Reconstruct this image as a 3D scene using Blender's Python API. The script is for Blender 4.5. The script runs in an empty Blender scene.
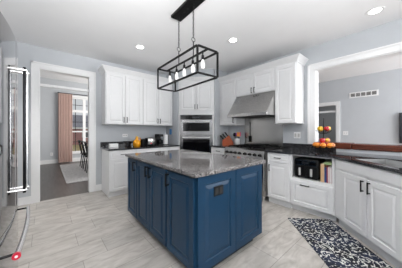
import bpy, bmesh, math, random
from mathutils import Matrix, Vector
random.seed(7)
C = bpy.context.scene.collection
S = bpy.context.scene
R = math.radians
# ---------------------------------------------------------------- camera, world, exposure
cd = bpy.data.cameras.new('camera')
cd.sensor_width = 36.0
cd.lens = 181.0 / 402.0 * 36.0
cd.shift_y = -3.0 / 402.0
cd.clip_start = 0.02
cam = bpy.data.objects.new('camera', cd)
C.objects.link(cam)
cam.location = (0, 0, 1.25)
cam.rotation_euler = (R(90), 0, R(-40.6))
S.camera = cam
w = bpy.data.worlds.new('world'); S.world = w
w.use_nodes = True
bg = w.node_tree.nodes['Background']
bg.inputs[0].default_value = (0.92, 0.96, 1.0, 1)
bg.inputs[1].default_value = 0.6
S.view_settings.view_transform = 'Standard'
S.view_settings.look = 'None'
S.view_settings.gamma = 1
S.view_settings.use_curve_mapping = False
S.view_settings.exposure = 0.06

def area(name, loc, rot, sx, sy, power, col=(1, 1, 1)):
    l = bpy.data.lights.new(name, 'AREA'); l.shape = 'RECTANGLE'
    l.size = sx; l.size_y = sy; l.energy = power; l.color = col
    o = bpy.data.objects.new(name, l); C.objects.link(o)
    o.location = loc; o.rotation_euler = rot
    return o
# unseen fill lamps added behind the camera, aimed up to brighten the ceiling
def fill_lamp(name, loc, to, power, spread=80, size=.5):
    o = area(name, loc, (0, 0, 0), size, size, power)
    o.data.spread = R(spread)
    o.rotation_euler = (Vector(to) - Vector(loc)).to_track_quat('-Z', 'Y').to_euler()
fill_lamp('left_fill', (-.35, -.5, 1.45), (.3, 1.55, 2.74), 15, 64)
fill_lamp('right_fill', (.55, -.75, 1.45), (2.0, .7, 2.74), 3)
area('up_fill', (0.2, -0.7, 1.75), (R(180), 0, 0), 1.6, 1.2, 112)
# added fill lamps behind the camera and inside the family and dining rooms
area('rear_fill', (1.6, -2.9, 1.6), (R(90), 0, 0), 4.2, 2.2, 62, (0.95, 0.98, 1.0))
area('family_room_fill', (5.1, -2.8, 1.5), (R(90), 0, 0), 2.2, 2.2, 155, (0.97, 0.98, 1.0))
area('dining_fill', (3.3, 6.6, 1.7), (R(90), 0, R(90)), 2.6, 2.2, 155, (1.0, 0.98, 0.95))

area('hall_fill', (7.6, 1.8, 2.65), (0, 0, 0), 1.0, 1.0, 9)  # unseen lamp added to brighten the hall behind the far doorway
# ---------------------------------------------------------------- materials
def mat(name, col, rough=0.5, metal=0.0, var=0.04, scale=18.0, bump=0.0, coat=0.0, spec=None, stretch=None):
    m = bpy.data.materials.new(name); m.use_nodes = True
    nt = m.node_tree; b = nt.nodes['Principled BSDF']
    b.inputs['Roughness'].default_value = rough
    b.inputs['Metallic'].default_value = metal
    b.inputs['Coat Weight'].default_value = coat
    if spec is not None: b.inputs['Specular IOR Level'].default_value = spec
    tc = nt.nodes.new('ShaderNodeTexCoord'); mp = nt.nodes.new('ShaderNodeMapping')
    if stretch: mp.inputs['Scale'].default_value = stretch
    no = nt.nodes.new('ShaderNodeTexNoise'); no.inputs['Scale'].default_value = scale
    no.inputs['Detail'].default_value = 4
    rp = nt.nodes.new('ShaderNodeValToRGB')
    a = [max(0, c * (1 - var)) for c in col]; z = [min(1, c * (1 + var)) for c in col]
    rp.color_ramp.elements[0].color = (*a, 1); rp.color_ramp.elements[1].color = (*z, 1)
    rp.color_ramp.elements[0].position = 0.3; rp.color_ramp.elements[1].position = 0.7
    L = nt.links.new
    L(tc.outputs['Object'], mp.inputs['Vector']); L(mp.outputs[0], no.inputs['Vector'])
    L(no.outputs['Fac'], rp.inputs[0]); L(rp.outputs[0], b.inputs['Base Color'])
    if bump:
        bp = nt.nodes.new('ShaderNodeBump'); bp.inputs['Strength'].default_value = bump
        bp.inputs['Distance'].default_value = 0.01
        L(no.outputs['Fac'], bp.inputs['Height']); L(bp.outputs[0], b.inputs['Normal'])
    return m

def granite(name, cols, scale=130.0, rough=0.12):
    m = bpy.data.materials.new(name); m.use_nodes = True
    nt = m.node_tree; b = nt.nodes['Principled BSDF']; L = nt.links.new
    b.inputs['Roughness'].default_value = rough
    tc = nt.nodes.new('ShaderNodeTexCoord')
    vo = nt.nodes.new('ShaderNodeTexVoronoi'); vo.inputs['Scale'].default_value = scale
    no = nt.nodes.new('ShaderNodeTexNoise'); no.inputs['Scale'].default_value = scale * 0.35
    no.inputs['Detail'].default_value = 6
    L(tc.outputs['Object'], vo.inputs['Vector']); L(tc.outputs['Object'], no.inputs['Vector'])
    mx = nt.nodes.new('ShaderNodeMix'); mx.data_type = 'FLOAT'; mx.inputs[0].default_value = 0.5
    sp = nt.nodes.new('ShaderNodeSeparateColor'); L(vo.outputs['Color'], sp.inputs[0])
    L(sp.outputs[0], mx.inputs[2]); L(no.outputs['Fac'], mx.inputs[3])
    rp = nt.nodes.new('ShaderNodeValToRGB'); rp.color_ramp.interpolation = 'LINEAR'
    e = rp.color_ramp.elements
    pos = [0.28 + 0.44 * i / (len(cols) - 1) for i in range(len(cols))]
    e[0].position = pos[0]; e[0].color = (*cols[0], 1)
    e[1].position = pos[-1]; e[1].color = (*cols[-1], 1)
    for p, c in list(zip(pos, cols))[1:-1]:
        q = e.new(p); q.color = (*c, 1)
    L(mx.outputs[0], rp.inputs[0]); L(rp.outputs[0], b.inputs['Base Color'])
    return m

def emit(name, col, s):
    m = bpy.data.materials.new(name); m.use_nodes = True
    b = m.node_tree.nodes['Principled BSDF']
    b.inputs['Base Color'].default_value = (0.9, 0.9, 0.9, 1)
    b.inputs['Emission Color'].default_value = (*col, 1)
    b.inputs['Emission Strength'].default_value = s
    return m

def tile_floor():
    m = bpy.data.materials.new('grey stone tile'); m.use_nodes = True
    nt = m.node_tree; b = nt.nodes['Principled BSDF']; L = nt.links.new
    b.inputs['Roughness'].default_value = 0.34
    tc = nt.nodes.new('ShaderNodeTexCoord'); mp = nt.nodes.new('ShaderNodeMapping')
    mp.inputs['Location'].default_value = (0.12, 0.07, 0)
    L(tc.outputs['Object'], mp.inputs['Vector'])
    br = nt.nodes.new('ShaderNodeTexBrick')
    br.offset = 0.36; br.inputs['Scale'].default_value = 1.0
    br.inputs['Brick Width'].default_value = 0.61; br.inputs['Row Height'].default_value = 0.305
    br.inputs['Mortar Size'].default_value = 0.0026; br.inputs['Mortar Smooth'].default_value = 0.2
    br.inputs['Color1'].default_value = (0.53, 0.50, 0.465, 1)
    br.inputs['Color2'].default_value = (0.44, 0.42, 0.395, 1)
    br.inputs['Mortar'].default_value = (0.25, 0.235, 0.215, 1)
    L(mp.outputs[0], br.inputs['Vector'])
    m2 = nt.nodes.new('ShaderNodeMapping'); m2.inputs['Scale'].default_value = (1.6, 4.6, 1)
    m2.inputs['Rotation'].default_value = (0, 0, 0.3)
    L(tc.outputs['Object'], m2.inputs['Vector'])
    no = nt.nodes.new('ShaderNodeTexNoise'); no.inputs['Scale'].default_value = 3.2
    no.inputs['Detail'].default_value = 7; no.inputs['Distortion'].default_value = 0.6
    L(m2.outputs[0], no.inputs['Vector'])
    rp = nt.nodes.new('ShaderNodeValToRGB')
    rp.color_ramp.elements[0].position = 0.3; rp.color_ramp.elements[0].color = (0.70, 0.685, 0.665, 1)
    rp.color_ramp.elements[1].position = 0.68; rp.color_ramp.elements[1].color = (1.06, 1.06, 1.06, 1)
    L(no.outputs['Fac'], rp.inputs[0])
    mx = nt.nodes.new('ShaderNodeMix'); mx.data_type = 'RGBA'; mx.blend_type = 'MULTIPLY'
    mx.inputs[0].default_value = 1.0
    L(br.outputs['Color'], mx.inputs[6]); L(rp.outputs[0], mx.inputs[7])
    L(mx.outputs[2], b.inputs['Base Color'])
    return m

def rug_pattern():
    m = bpy.data.materials.new('navy and cream abstract rug'); m.use_nodes = True
    nt = m.node_tree; b = nt.nodes['Principled BSDF']; L = nt.links.new
    b.inputs['Roughness'].default_value = 0.95
    tc = nt.nodes.new('ShaderNodeTexCoord')
    no = nt.nodes.new('ShaderNodeTexNoise'); no.inputs['Scale'].default_value = 9
    L(tc.outputs['Object'], no.inputs['Vector'])
    ad = nt.nodes.new('ShaderNodeMix'); ad.data_type = 'VECTOR'; ad.inputs[0].default_value = 0.10
    L(tc.outputs['Object'], ad.inputs[4]); L(no.outputs['Color'], ad.inputs[5])
    vo = nt.nodes.new('ShaderNodeTexVoronoi'); vo.feature = 'DISTANCE_TO_EDGE'
    vo.inputs['Scale'].default_value = 21
    L(ad.outputs[1], vo.inputs['Vector'])
    r1 = nt.nodes.new('ShaderNodeValToRGB'); r1.color_ramp.interpolation = 'CONSTANT'
    r1.color_ramp.elements[0].color = (1, 1, 1, 1); r1.color_ramp.elements[1].color = (0, 0, 0, 1)
    r1.color_ramp.elements[1].position = 0.085
    L(vo.outputs['Distance'], r1.inputs[0])
    n2 = nt.nodes.new('ShaderNodeTexNoise'); n2.inputs['Scale'].default_value = 34
    L(tc.outputs['Object'], n2.inputs['Vector'])
    r2 = nt.nodes.new('ShaderNodeValToRGB'); r2.color_ramp.interpolation = 'CONSTANT'
    r2.color_ramp.elements[0].color = (0, 0, 0, 1); r2.color_ramp.elements[1].color = (1, 1, 1, 1)
    r2.color_ramp.elements[1].position = 0.485
    L(n2.outputs['Fac'], r2.inputs[0])
    mu = nt.nodes.new('ShaderNodeMath'); mu.operation = 'MULTIPLY'
    L(r1.outputs[0], mu.inputs[0]); L(r2.outputs[0], mu.inputs[1])
    n3 = nt.nodes.new('ShaderNodeTexNoise'); n3.inputs['Scale'].default_value = 5
    L(tc.outputs['Object'], n3.inputs['Vector'])
    r3 = nt.nodes.new('ShaderNodeValToRGB')
    r3.color_ramp.elements[0].color = (0.004, 0.005, 0.010, 1); r3.color_ramp.elements[0].position = 0.4
    r3.color_ramp.elements[1].color = (0.012, 0.02, 0.05, 1); r3.color_ramp.elements[1].position = 0.6
    L(n3.outputs['Fac'], r3.inputs[0])
    mx = nt.nodes.new('ShaderNodeMix'); mx.data_type = 'RGBA'
    L(mu.outputs[0], mx.inputs[0]); L(r3.outputs[0], mx.inputs[6])
    mx.inputs[7].default_value = (0.62, 0.63, 0.60, 1)
    L(mx.outputs[2], b.inputs['Base Color'])
    return m

def wood_floor(name, col):
    m = mat(name, col, 0.35, var=0.25, scale=3, stretch=(6, 0.7, 1))
    return m

def pane_mat():
    m = bpy.data.materials.new('window glass'); m.use_nodes = True
    nt = m.node_tree; nt.nodes.clear(); L = nt.links.new
    o = nt.nodes.new('ShaderNodeOutputMaterial'); t = nt.nodes.new('ShaderNodeBsdfTransparent')
    g = nt.nodes.new('ShaderNodeBsdfGlossy'); g.inputs['Roughness'].default_value = 0.02
    x = nt.nodes.new('ShaderNodeMixShader'); x.inputs[0].default_value = 0.06
    L(t.outputs[0], x.inputs[1]); L(g.outputs[0], x.inputs[2]); L(x.outputs[0], o.inputs[0])
    return m

def bulb_mat():
    m = bpy.data.materials.new('clear lit bulb glass'); m.use_nodes = True
    nt = m.node_tree; L = nt.links.new
    b = nt.nodes['Principled BSDF']; b.inputs['Roughness'].default_value = 0.05
    b.inputs['Base Color'].default_value = (.9, .9, .9, 1)
    b.inputs['Emission Color'].default_value = (1, .97, .92, 1); b.inputs['Emission Strength'].default_value = .35
    t = nt.nodes.new('ShaderNodeBsdfTransparent'); x = nt.nodes.new('ShaderNodeMixShader')
    x.inputs[0].default_value = .5
    L(t.outputs[0], x.inputs[1]); L(b.outputs[0], x.inputs[2])
    L(x.outputs[0], nt.nodes['Material Output'].inputs[0])
    return m

M = dict(
    wall=mat('blue grey wall paint', (0.52, 0.54, 0.565), 0.7, var=0.015, scale=6),
    ceil=mat('white ceiling paint', (0.87, 0.87, 0.875), 0.9, var=0.01, scale=4),
    trim=mat('white gloss trim paint', (0.82, 0.82, 0.82), 0.35, var=0.01),
    cab=mat("white cabinet paint", (0.76, 0.76, 0.765), 0.32, var=0.012),
    cabin=mat('white cabinet interior', (0.6, 0.6, 0.6), 0.5, var=0.02),
    blue=mat('navy island paint', (0.006, 0.034, 0.076), 0.33, var=0.05, spec=0.28),
    black=mat('matte black metal', (0.004, 0.004, 0.0042), 0.42, var=0.1, spec=0.22),
    iron=mat('dark iron', (0.010, 0.010, 0.010), 0.45, var=0.15, spec=0.3),
    hoodsteel=mat('hood stainless steel', (0.52, 0.51, 0.50), 0.2, metal=1, var=0.16, scale=5, stretch=(14, 14, .6)),  # lighter copy of the steel; the hood's highlight is put into its colour
    ovensteel=mat('oven stainless steel', (0.30, 0.295, 0.29), 0.2, metal=1, var=0.08, scale=8, stretch=(1, 1, 40)),  # darker copy of the steel; the oven's dim reflections are put into its colour
    sinksteel=mat('satin sink steel', (0.72, 0.72, 0.72), 0.32, metal=1, var=0.04),
    steel=mat('brushed stainless steel', (0.43, 0.42, 0.41), 0.22, metal=1, var=0.12, scale=8, stretch=(1, 1, 40)),
    steelv=mat('polished stainless steel', (0.42, 0.42, 0.43), 0.08, metal=1, var=0.05, scale=6, stretch=(30, 30, 1)),
    dchrome=mat('polished metal darkened for reflections', (0.03, 0.03, 0.032), 0.12, metal=0.9, var=0.05),  # dark reflections on the refrigerator handle are put into this base colour
    chrome=mat('satin chrome', (0.88, 0.88, 0.88), 0.2, metal=1, var=0.03),
    dglass=mat('black oven glass', (0.003, 0.003, 0.0035), 0.06, var=0.1, spec=0.22),
    bplas=mat('black plastic', (0.005, 0.005, 0.0055), 0.38, var=0.1, spec=0.3),
    red=mat('red enamel', (0.55, 0.01, 0.04), 0.3, var=0.05),
    white=mat('white plastic', (0.85, 0.85, 0.85), 0.4, var=0.01),
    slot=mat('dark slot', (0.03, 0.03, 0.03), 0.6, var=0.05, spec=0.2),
    counter=granite('dark grey granite', [(0.004, 0.004, 0.005), (0.010, 0.010, 0.012), (0.026, 0.026, 0.029), (0.12, 0.12, 0.13)], 190, 0.05),
    island=granite('speckled brown grey granite', [(0.012, 0.010, 0.010), (0.085, 0.078, 0.076), (0.18, 0.165, 0.16), (0.38, 0.36, 0.355)], 210, 0.06),
    tile=tile_floor(), rug=rug_pattern(),
    oak=wood_floor('dark grey brown wood boards', (0.085, 0.075, 0.07)),
    maple=wood_floor('brown wood boards', (0.25, 0.17, 0.11)),
    ledge=mat('reddish brown stained wood', (0.105, 0.024, 0.011), 0.25, var=0.4, scale=7, stretch=(14, 1, 14)),
    kwood=mat('orange brown knife block wood', (0.34, 0.065, 0.015), 0.4, var=0.2, scale=14, stretch=(1, 1, 6)),
    curtain=mat('dusty pink curtain fabric', (0.66, 0.49, 0.44), 0.9, var=0.08, scale=30),
    drug=mat('pale grey woven rug', (0.40, 0.39, 0.39), 0.95, var=0.22, scale=22),
    bookteal=mat('pale blue cover', (0.35, 0.5, 0.6), 0.5, var=0.05),
    table=mat('pale tabletop', (0.55, 0.54, 0.53), 0.35, var=0.05),
    brick=mat('red siding', (0.42, 0.16, 0.14), 0.8, var=0.1, scale=3, stretch=(1, 1, 20)),
    roof=mat('grey shingles', (0.20, 0.20, 0.24), 0.9, var=0.2, scale=10),
    grass=mat('dry lawn', (0.45, 0.36, 0.18), 0.95, var=0.25, scale=3),
    pane=pane_mat(),
    can=emit('lit downlight lens', (1.0, 0.98, 0.95), 6.0),
    bulb=bulb_mat(),
    yellow=mat('yellow', (0.80, 0.50, 0.04), 0.35, var=0.12),
    orange=mat('orange', (0.80, 0.25, 0.02), 0.4, var=0.1, bump=0.1, scale=60),
    apple=mat('red apple', (0.50, 0.02, 0.03), 0.25, var=0.3),
    peach=mat('peach', (0.75, 0.30, 0.12), 0.5, var=0.3, scale=8),
    green=mat('pale green', (0.35, 0.46, 0.22), 0.6, var=0.05),
    tan=mat('tan cover', (0.62, 0.40, 0.22), 0.6, var=0.05),
    bookblue=mat('navy cover', (0.03, 0.07, 0.22), 0.5, var=0.05),
    bookred=mat('dark red cover', (0.32, 0.03, 0.04), 0.5, var=0.05),
    bookpink=mat('pinkish white cover', (0.70, 0.58, 0.56), 0.5, var=0.05),
    paper=mat('paper', (0.80, 0.78, 0.72), 0.8, var=0.06, scale=120, stretch=(8, 1, 1)),
    purple=mat('purple silicone', (0.16, 0.03, 0.28), 0.4, var=0.05),
    pink=mat('pink silicone', (0.70, 0.06, 0.22), 0.4, var=0.05),
    cloth=mat('blue cloth', (0.10, 0.30, 0.62), 0.9, var=0.08, scale=60),
    amber=mat('amber yellow glass', (0.85, 0.36, 0.01), 0.12, var=0.12, scale=12),
    tv=mat('dark screen', (0.02, 0.022, 0.027), 0.12, var=0.1),
)

# ---------------------------------------------------------------- mesh helpers
class MB:
    def __init__(s): s.bm = bmesh.new()
    def box(s, x0, x1, y0, y1, z0, z1, bev=0.0, T=None):
        bm = s.bm
        v = [bm.verts.new((x, y, z)) for x in (x0, x1) for y in (y0, y1) for z in (z0, z1)]
        fs = [bm.faces.new([v[i] for i in q]) for q in
              ((0, 1, 3, 2), (4, 6, 7, 5), (0, 4, 5, 1), (2, 3, 7, 6), (0, 2, 6, 4), (1, 5, 7, 3))]
        if bev:
            es = list({e for f in fs for e in f.edges})
            r = bmesh.ops.bevel(bm, geom=es, offset=bev, segments=2, affect='EDGES', profile=0.5)
            v = list({q for f in r['faces'] for q in f.verts} | {q for q in v if q.is_valid})
        if T is not None: bmesh.ops.transform(bm, matrix=T, verts=v)
        return s
    def cyl(s, p, q, r, r2=None, n=14):
        p = Vector(p); q = Vector(q); d = q - p
        rot = d.to_track_quat('Z', 'Y').to_matrix().to_4x4()
        bmesh.ops.create_cone(s.bm, cap_ends=True, segments=n, radius1=r, radius2=r if r2 is None else r2,
                              depth=d.length, matrix=Matrix.Translation((p + q) / 2) @ rot)
        return s
    def lathe(s, prof, c=(0, 0, 0), n=20, T=None):
        bm = s.bm; rows = []
        for r, z in prof:
            if r < 1e-5: rows.append([bm.verts.new((c[0], c[1], c[2] + z))])
            else: rows.append([bm.verts.new((c[0] + r * math.cos(2 * math.pi * i / n), c[1] + r * math.sin(2 * math.pi * i / n), c[2] + z)) for i in range(n)])
        for a, b in zip(rows, rows[1:]):
            for i in range(n):
                j = (i + 1) % n
                if len(a) == 1 and len(b) == 1: continue
                if len(a) == 1: bm.faces.new((a[0], b[j], b[i]))
                elif len(b) == 1: bm.faces.new((a[i], a[j], b[0]))
                else: bm.faces.new((a[i], a[j], b[j], b[i]))
        if len(rows[0]) > 1: bm.faces.new(rows[0][::-1])
        if len(rows[-1]) > 1: bm.faces.new(rows[-1])
        if T is not None: bmesh.ops.transform(bm, matrix=T, verts=[v for row in rows for v in row])
        return s
    def tube(s, pts, r, n=8, closed=False):
        bm = s.bm; P = [Vector(p) for p in pts]; rows = []; N = len(P); prev = None
        for i, p in enumerate(P):
            if closed: t = P[(i + 1) % N] - P[i - 1]
            else: t = P[min(i + 1, N - 1)] - P[max(i - 1, 0)]
            t.normalize()
            if prev is None:
                u = t.orthogonal().normalized()
            else:
                u = (prev - t * prev.dot(t)).normalized()
            prev = u; w_ = t.cross(u)
            rows.append([bm.verts.new(p + (u * math.cos(2 * math.pi * k / n) + w_ * math.sin(2 * math.pi * k / n)) * r) for k in range(n)])
        rng = range(N) if closed else range(N - 1)
        for i in rng:
            a = rows[i]; b = rows[(i + 1) % N]
            for k in range(n):
                j = (k + 1) % n
                bm.faces.new((a[k], a[j], b[j], b[k]))
        if not closed: bm.faces.new(rows[0][::-1]); bm.faces.new(rows[-1])
        return s
    def ball(s, c, r, sz=1.0, u=14, v=9):
        bmesh.ops.create_uvsphere(s.bm, u_segments=u, v_segments=v, radius=r,
                                  matrix=Matrix.Translation(c) @ Matrix.Diagonal((1, 1, sz, 1)))
        return s
    def prism(s, poly, axis, a, b):
        """extrude a 2-D polygon along an axis ('x': poly=(y,z), 'y': poly=(x,z), 'z': poly=(x,y))"""
        bm = s.bm
        f = {'x': lambda p, t: (t, p[0], p[1]), 'y': lambda p, t: (p[0], t, p[1]), 'z': lambda p, t: (p[0], p[1], t)}[axis]
        A = [bm.verts.new(f(p, a)) for p in poly]; B = [bm.verts.new(f(p, b)) for p in poly]
        n = len(poly)
        for i in range(n):
            j = (i + 1) % n; bm.faces.new((A[i], A[j], B[j], B[i]))
        bm.faces.new(A[::-1]); bm.faces.new(B)
        return s
    def panel(s, x0, x1, z0, z1, rings):
        """rectangular stepped face looking to -y; rings = [(inset, y)]"""
        bm = s.bm; rows = []
        for i, y in rings:
            rows.append([bm.verts.new(p) for p in ((x0 + i, y, z0 + i), (x1 - i, y, z0 + i), (x1 - i, y, z1 - i), (x0 + i, y, z1 - i))])
        for a, b in zip(rows, rows[1:]):
            for k in range(4):
                j = (k + 1) % 4; bm.faces.new((a[k], a[j], b[j], b[k]))
        bm.faces.new(rows[-1]); bm.faces.new(rows[0][::-1])
        return s
    def build(s, name, m, parent=None, smooth=False):
        bmesh.ops.recalc_face_normals(s.bm, faces=s.bm.faces[:])
        me = bpy.data.meshes.new(name); s.bm.to_mesh(me); s.bm.free()
        o = bpy.data.objects.new(name, me); C.objects.link(o)
        me.materials.append(m if not isinstance(m, str) else M[m])
        if smooth:
            for p in me.polygons: p.use_smooth = True
            me.set_sharp_from_angle(angle=R(40))
        if parent: o.parent = parent
        return o

def thing(name, label, cat, loc=(0, 0, 0), rz=0, group=None):
    o = bpy.data.objects.new(name, None); C.objects.link(o)
    o.empty_display_size = 0.05
    o.location = loc; o.rotation_euler = (0, 0, R(rz))
    o['label'] = label; o['category'] = cat
    if group: o['group'] = group
    return o
def tag(o, label, cat, group=None, loc=None):
    o['label'] = label; o['category'] = cat
    if group: o['group'] = group
    if loc: o.location = loc
    return o
def struct(o):
    o['kind'] = 'structure'; return o

# ---------------------------------------------------------------- room shell
H = 2.74
XB, YA = 3.57, 4.28
struct(MB().box(-1.0, 3.72, -3.0, 4.30, -0.05, 0).build('floor', 'tile'))
struct(MB().box(-3.0, 4.6, 4.30, 9.1, -0.05, 0).build('floor_dining', 'oak'))
struct(MB().box(3.72, 6.5, -3.0, 4.30, -0.05, 0).build('floor_family', 'maple'))
struct(MB().box(6.5, 9.2, -0.5, 4.30, -0.05, 0).build('floor_hall', 'maple'))
struct(MB().box(-1.0, 3.72, -3.0, 4.43, H, H + 0.1).build('ceiling', 'ceil'))
struct(MB().box(3.72, 6.55, -3.0, 4.43, H, H + 0.1).build('ceiling_family', 'ceil'))
struct(MB().box(-3.0, 4.6, 4.43, 9.15, 3.25, 3.35).build('ceiling_dining', 'ceil'))
struct(MB().box(6.55, 9.2, -0.5, 4.43, H, H + 0.1).build('ceiling_hall', 'ceil'))
OX0, OX1, OZ = -0.095, 0.686, 2.36
struct(MB().box(-1.0, OX0, YA, YA + .15, 0, H).box(OX1, XB + .14, YA, YA + .15, 0, H)
       .box(OX0, OX1, YA, YA + .15, OZ, H).build('wall_back', 'wall'))
struct(MB().box(-1.0, XB + .14, YA + .15, YA + .17, H, 3.25).box(-3.0, -1.0, YA + .0, YA + .15, 0, 3.25)
       .box(XB + .14, 4.6, YA + .15, YA + .17, 0, 3.25).build('wall_dining_front', 'wall'))
struct(MB().box(-1.0, -.95, -3.0, YA, 0, H).build('wall_left', 'wall'))
PY, PZ = 1.11, 2.317
struct(MB().box(XB, XB + .14, PY, YA, 0, H).box(XB, XB + .14, -3.0, PY, PZ, H)
       .box(XB, XB + .14, -3.0, PY, 0, 0.965).build('wall_right', 'wall'))
# family room far wall with a doorway, hall behind it
FX = 6.4
DY0, DY1, DZ = 1.43, 2.25, 2.02
struct(MB().box(FX, FX + .14, -3.0, DY0, 0, H).box(FX, FX + .14, DY1, YA, 0, H)
       .box(FX, FX + .14, DY0, DY1, DZ, H).build('wall_family', 'wall'))
struct(MB().box(XB + .14, FX + .14, YA, YA + .1, 0, H).build('wall_family_back', 'wall'))
struct(MB().box(9.0, 9.1, -0.5, YA, 0, H).box(FX + .14, 9.0, YA, YA + .1, 0, H)
       .box(FX + .14, 9.0, -.5, -.4, 0, H).build('wall_hall', 'wall'))
# dining walls
DW = 9.0
WX0, WX1, WZ0, WZ1 = 0.62, 1.85, 0.36, 2.62
struct(MB().box(-3.0, WX0, DW, DW + .15, 0, 3.25).box(WX1, 4.6, DW, DW + .15, 0, 3.25)
       .box(WX0, WX1, DW, DW + .15, 0, WZ0).box(WX0, WX1, DW, DW + .15, WZ1, 3.25).build('wall_dining', 'wall'))
struct(MB().box(-3.1, -3.0, YA, DW + .15, 0, 3.25).build('wall_dining_left', 'wall'))
struct(MB().box(4.6, 4.7, YA + .15, DW + .15, 0, 3.25).build('wall_dining_right', 'wall'))

def casing(x0, x1, z0, z1, y, wd=0.095):
    """flat profiled casing around an opening, facing -y at local y"""
    b = MB()
    for a, c in ((x0 - wd, x0), (x1, x1 + wd)):
        b.box(a, c, y - .018, y, z0, z1 + wd)
    b.box(x0, x1, y - .018, y, z1, z1 + wd)
    # raised outer band
    b.box(x0 - wd - .004, x0 - wd + .02, y - .03, y, z0, z1 + wd + .004)
    b.box(x1 + wd - .02, x1 + wd + .004, y - .03, y, z0, z1 + wd + .004)
    b.box(x0 - wd - .004, x1 + wd + .004, y - .03, y, z1 + wd - .02, z1 + wd + .004)
    return b
c = casing(OX0, OX1, 0, OZ, YA)
c.box(OX0, OX0 + .015, YA - .01, YA + .16, 0, OZ).box(OX1 - .015, OX1, YA - .01, YA + .16, 0, OZ)
c.box(OX0, OX1, YA - .01, YA + .16, OZ - .015, OZ)
c.box(OX0 + .015, OX1 - .015, YA + .04, YA + .10, 2.055, 2.10)
struct(c.build('trim_1', 'trim'))
# pass-through casing on the right wall (built facing -y, then turned to face -x)
c = MB()
c.box(XB - .018, XB, PY, PY + .1, 1.02, PZ + .1)
c.box(XB - .03, XB, PY + .08, PY + .105, 1.02, PZ + .105)
c.box(XB - .018, XB, -3.0, PY, PZ, PZ + .1)
c.box(XB - .03, XB, -3.0, PY + .105, PZ + .08, PZ + .105)
c.box(XB - .024, XB, -3.0, PY + .0, PZ + .0, PZ + .012)
c.box(XB - .01, XB + .15, PY - .015, PY, 1.06, PZ)
c.box(XB - .01, XB + .15, -3.0, PY, PZ - .015, PZ)
c.box(XB + .14, XB + .158, PY, PY + .09, 1.06, PZ + .09).box(XB + .14, XB + .158, -3.0, PY, PZ, PZ + .09)
struct(c.build('trim_2', 'trim'))
# far doorway casing with a head bar
c = MB()
for a, b_ in ((DY0 - .085, DY0), (DY1, DY1 + .085)): c.box(FX - .02, FX, a, b_, 0, DZ + .085)
c.box(FX - .02, FX, DY0, DY1, DZ, DZ + .085)
c.box(FX - .01, FX + .15, DY0, DY0 + .015, 0, DZ).box(FX - .01, FX + .15, DY1 - .015, DY1, 0, DZ).box(FX - .01, FX + .15, DY0, DY1, DZ - .015, DZ)
c.box(FX + .03, FX + .09, DY0 + .015, DY1 - .015, 1.80, 1.855)
struct(c.build('trim_3', 'trim'))
struct(MB().box(-.95, OX0 - .1, YA - .016, YA, 0, .13).box(OX1 + .1, .894, YA - .016, YA, 0, .13).build('baseboard_back', 'trim'))
struct(MB().box(-3.0, 4.6, DW - .018, DW, 0, .15).build('baseboard_dining', 'trim'))
struct(MB().box(FX - .016, FX, -3.0, DY0 - .09, 0, .13).build('baseboard_family', 'trim'))
# corner returns of the angled oven tower
struct(MB().box(2.44, 2.46, 3.71, YA, 0, H).build('wall_corner_left', 'wall'))
struct(MB().box(3.078, XB, 3.079, 3.094, 0, H).build('wall_corner_right', 'wall'))
struct(MB().prism([(2.455, 3.705), (3.06, 3.10), (3.075, 3.115), (2.47, 3.72)], 'z', 2.55, H).build('wall_corner', 'wall'))

# dining window
win = struct(MB().box(WX0 - .09, WX0, DW - .02, DW, WZ0 - .09, WZ1 + .09).box(WX1, WX1 + .09, DW - .02, DW, WZ0 - .09, WZ1 + .09)
    .box(WX0, WX1, DW - .02, DW, WZ1, WZ1 + .09).box(WX0 - .1, WX1 + .1, DW - .05, DW, WZ0 - .04, WZ0).build('window_1', 'trim'))
f = MB()
xm = (WX0 + WX1) / 2
for a, b_ in ((WX0, WX0 + .05), (xm - .05, xm + .05), (WX1 - .05, WX1)): f.box(a, b_, DW + .03, DW + .09, WZ0, WZ1)
for a, b_ in ((WZ0, WZ0 + .06), (2.02, 2.12), (WZ1 - .05, WZ1), (1.2, 1.25)): f.box(WX0, WX1, DW + .032, DW + .088, a, b_)
f.build('window_frame', 'trim', win)
g = MB()
for xc in ((WX0 + xm) / 2, (WX1 + xm) / 2): g.box(xc - .01, xc + .01, DW + .05, DW + .07, WZ0, WZ1)
for zc in (0.8, 1.62, 2.32): g.box(WX0, WX1, DW + .05, DW + .07, zc - .01, zc + .01)
g.build('muntin', 'slot', win)
MB().box(WX0 + .02, WX1 - .02, DW + .055, DW + .06, WZ0 + .02, WZ1 - .02).build('pane', 'pane', win)

# ---------------------------------------------------------------- outdoors beyond the dining window
struct(MB().box(-30, 45, 9.6, 70, -0.55, -0.45).build('lawn', 'grass'))
hs = thing('house', 'red sided house with grey roof seen through the dining window', 'house', (5.0, 27, -.45))
MB().box(-6, 6, 0, 6, 0, 2.1).build('wall', 'brick', hs)
MB().prism([(-.5, 2.1), (3, 3.9), (6.5, 2.1)], 'x', -6.4, 6.4).build('roof', 'roof', hs)
MB().box(-6.4, 6.4, -.52, -.4, 1.95, 2.15).build('fascia', 'trim', hs)
for x in (-3.6, -1.0, 2.4):
    wv = MB().box(x - .55, x + .55, -.05, 0, .85, 1.75).build('window', 'trim', hs)
    MB().box(x - .47, x + .47, -.07, -.05, .93, 1.67).build('pane', 'tv', wv)

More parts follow.
